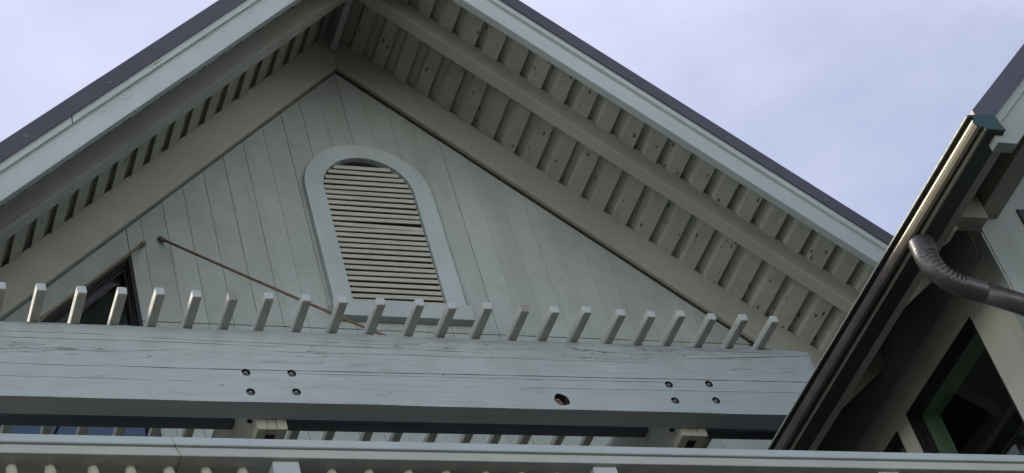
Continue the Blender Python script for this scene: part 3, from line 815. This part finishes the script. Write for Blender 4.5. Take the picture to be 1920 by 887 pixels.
# gutter: ogee profile swept along y
GX, GZ = 4.500, 6.716
prof = [(0.137, 0.010), (0.137, -0.066), (0.057, -0.068), (0.050, -0.067), (0.047, -0.057), (0.041, -0.055), (0.037, -0.061), (0.029, -0.0615), (0.019, -0.055), (0.012, -0.044), (0.008, -0.033), (0.009, -0.025), (0.017, -0.018), (0.020, -0.010), (0.003, -0.007), (0.0, -0.005), (0.0, 0.0), (0.006, 0.001), (0.009, -0.004)]
innr = [(0.020, -0.007), (0.023, -0.018), (0.013, -0.028), (0.0125, -0.034), (0.017, -0.043), (0.023, -0.052), (0.031, -0.057), (0.041, -0.051), (0.050, -0.053), (0.054, -0.062), (0.134, -0.062), (0.134, 0.010)]
pr_ = [(GX+a, GZ+b) for a, b in prof+innr]
gt = MB().prism_y(pr_, YC-0.012, YE)
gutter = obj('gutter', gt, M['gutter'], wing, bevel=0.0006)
cap = [(GX+a, GZ+b) for a, b in prof[1:16]]
obj('bead', MB().prism_y([(GX+0.0475, GZ-0.0680), (GX+0.0565, GZ-0.0705), (GX+0.0575, GZ-0.0683), (GX+0.0500, GZ-0.0673)], YC-0.0118, YE-0.001), M['bead'], gutter)
obj('bead', MB().prism_y([(GX-0.0030, GZ-0.0060), (GX-0.0004, GZ-0.0060), (GX-0.0004, GZ+0.0015), (GX-0.0030, GZ+0.0010)], YC-0.0118, YE-0.001), M['bead'], gutter)
obj('end_cap', MB().prism_y([(GX+0.119, GZ+0.020)] + cap + [(GX, GZ+0.001)], YC-0.0165, YC-0.0122), M['guttercap'], gutter, bevel=0.0008)
# downpipe with crimped elbow, leaving the gutter floor
PY = 4.76
path = [(4.570, PY, 6.650), (4.566, PY, 6.610), (4.562, PY, 6.565), (4.570, PY, 6.512), (4.600, PY, 6.465), (4.645, PY, 6.432), (4.69, PY, 6.415), (4.74, PY, 6.400)]
# dense resample
def cat(pts, n=8):
    pts = [Vector(p) for p in pts]; o = []
    for i in range(len(pts)-1):
        p0 = pts[max(i-1, 0)]; p1 = pts[i]; p2 = pts[i+1]; p3 = pts[min(i+2, len(pts)-1)]
        for k in range(n):
            t = k/n
            o.append(0.5*((2*p1)+(-p0+p2)*t+(2*p0-5*p1+4*p2-p3)*t*t+(-p0+3*p1-3*p2+p3)*t**3))
    o.append(pts[-1]); return o
pp = cat(path, 30)
tot = len(pp)
rads = []; crs = []
for i in range(tot):
    u = i/(tot-1)
    cr_ = 0.0
    if 0.22 < u < 0.74:
        ph = (u-0.22)/0.52*11
        cr_ = -0.0026*(0.5+0.5*math.cos(2*math.pi*ph))**3
    crs.append(cr_)
    rads.append(0.0415 + 0.009*max(0, 1-u/0.5))
elbow = MB().tube(pp, rads, 40, caps=False)
inn = Vector((0.62, -0.1, 0.78)).normalized()
for i in range(tot):                                   # pleats only on the inside of the bend
    for k in range(40):
        v = Vector(elbow.v[i*40+k]); dv = (v-pp[i]).normalized()
        f = max(0.0, min(1.0, (dv.dot(inn)+0.6)/0.8))
        elbow.v[i*40+k] = tuple(v + dv*crs[i]*3.0*f)
dp = obj('downpipe', elbow, M['pipe'], gutter, smooth=True)
q0 = Vector(path[-1]); dd = Vector((1.0, 0.0, -0.36)).normalized()
st = MB().tube([q0-dd*0.012, q0+dd*0.16, q0+dd*0.165, q0+dd*0.175, q0+dd*0.18, q0+dd*0.9], [0.0405, 0.0405, 0.0425, 0.0425, 0.0400, 0.0400], 32)
obj('pipe_run', st, M['pipe'], dp, smooth=True)
tv = MB()
for k in range(5):
    i = int(tot*(0.30+0.09*k)); t = (pp[i+1]-pp[i]).normalized()
    dn = Vector((-0.4, -0.15, -0.9)); dn = (dn - t*dn.dot(t)).normalized()
    c0 = pp[i]+dn*(rads[i]-0.001); tv.tube([c0, c0+dn*0.0045], 0.0022, 6)
obj('elbow_crimp', tv, M['pipe'], dp)

for o in bpy.data.objects:
    if 'rl' in o.keys(): del o['rl']
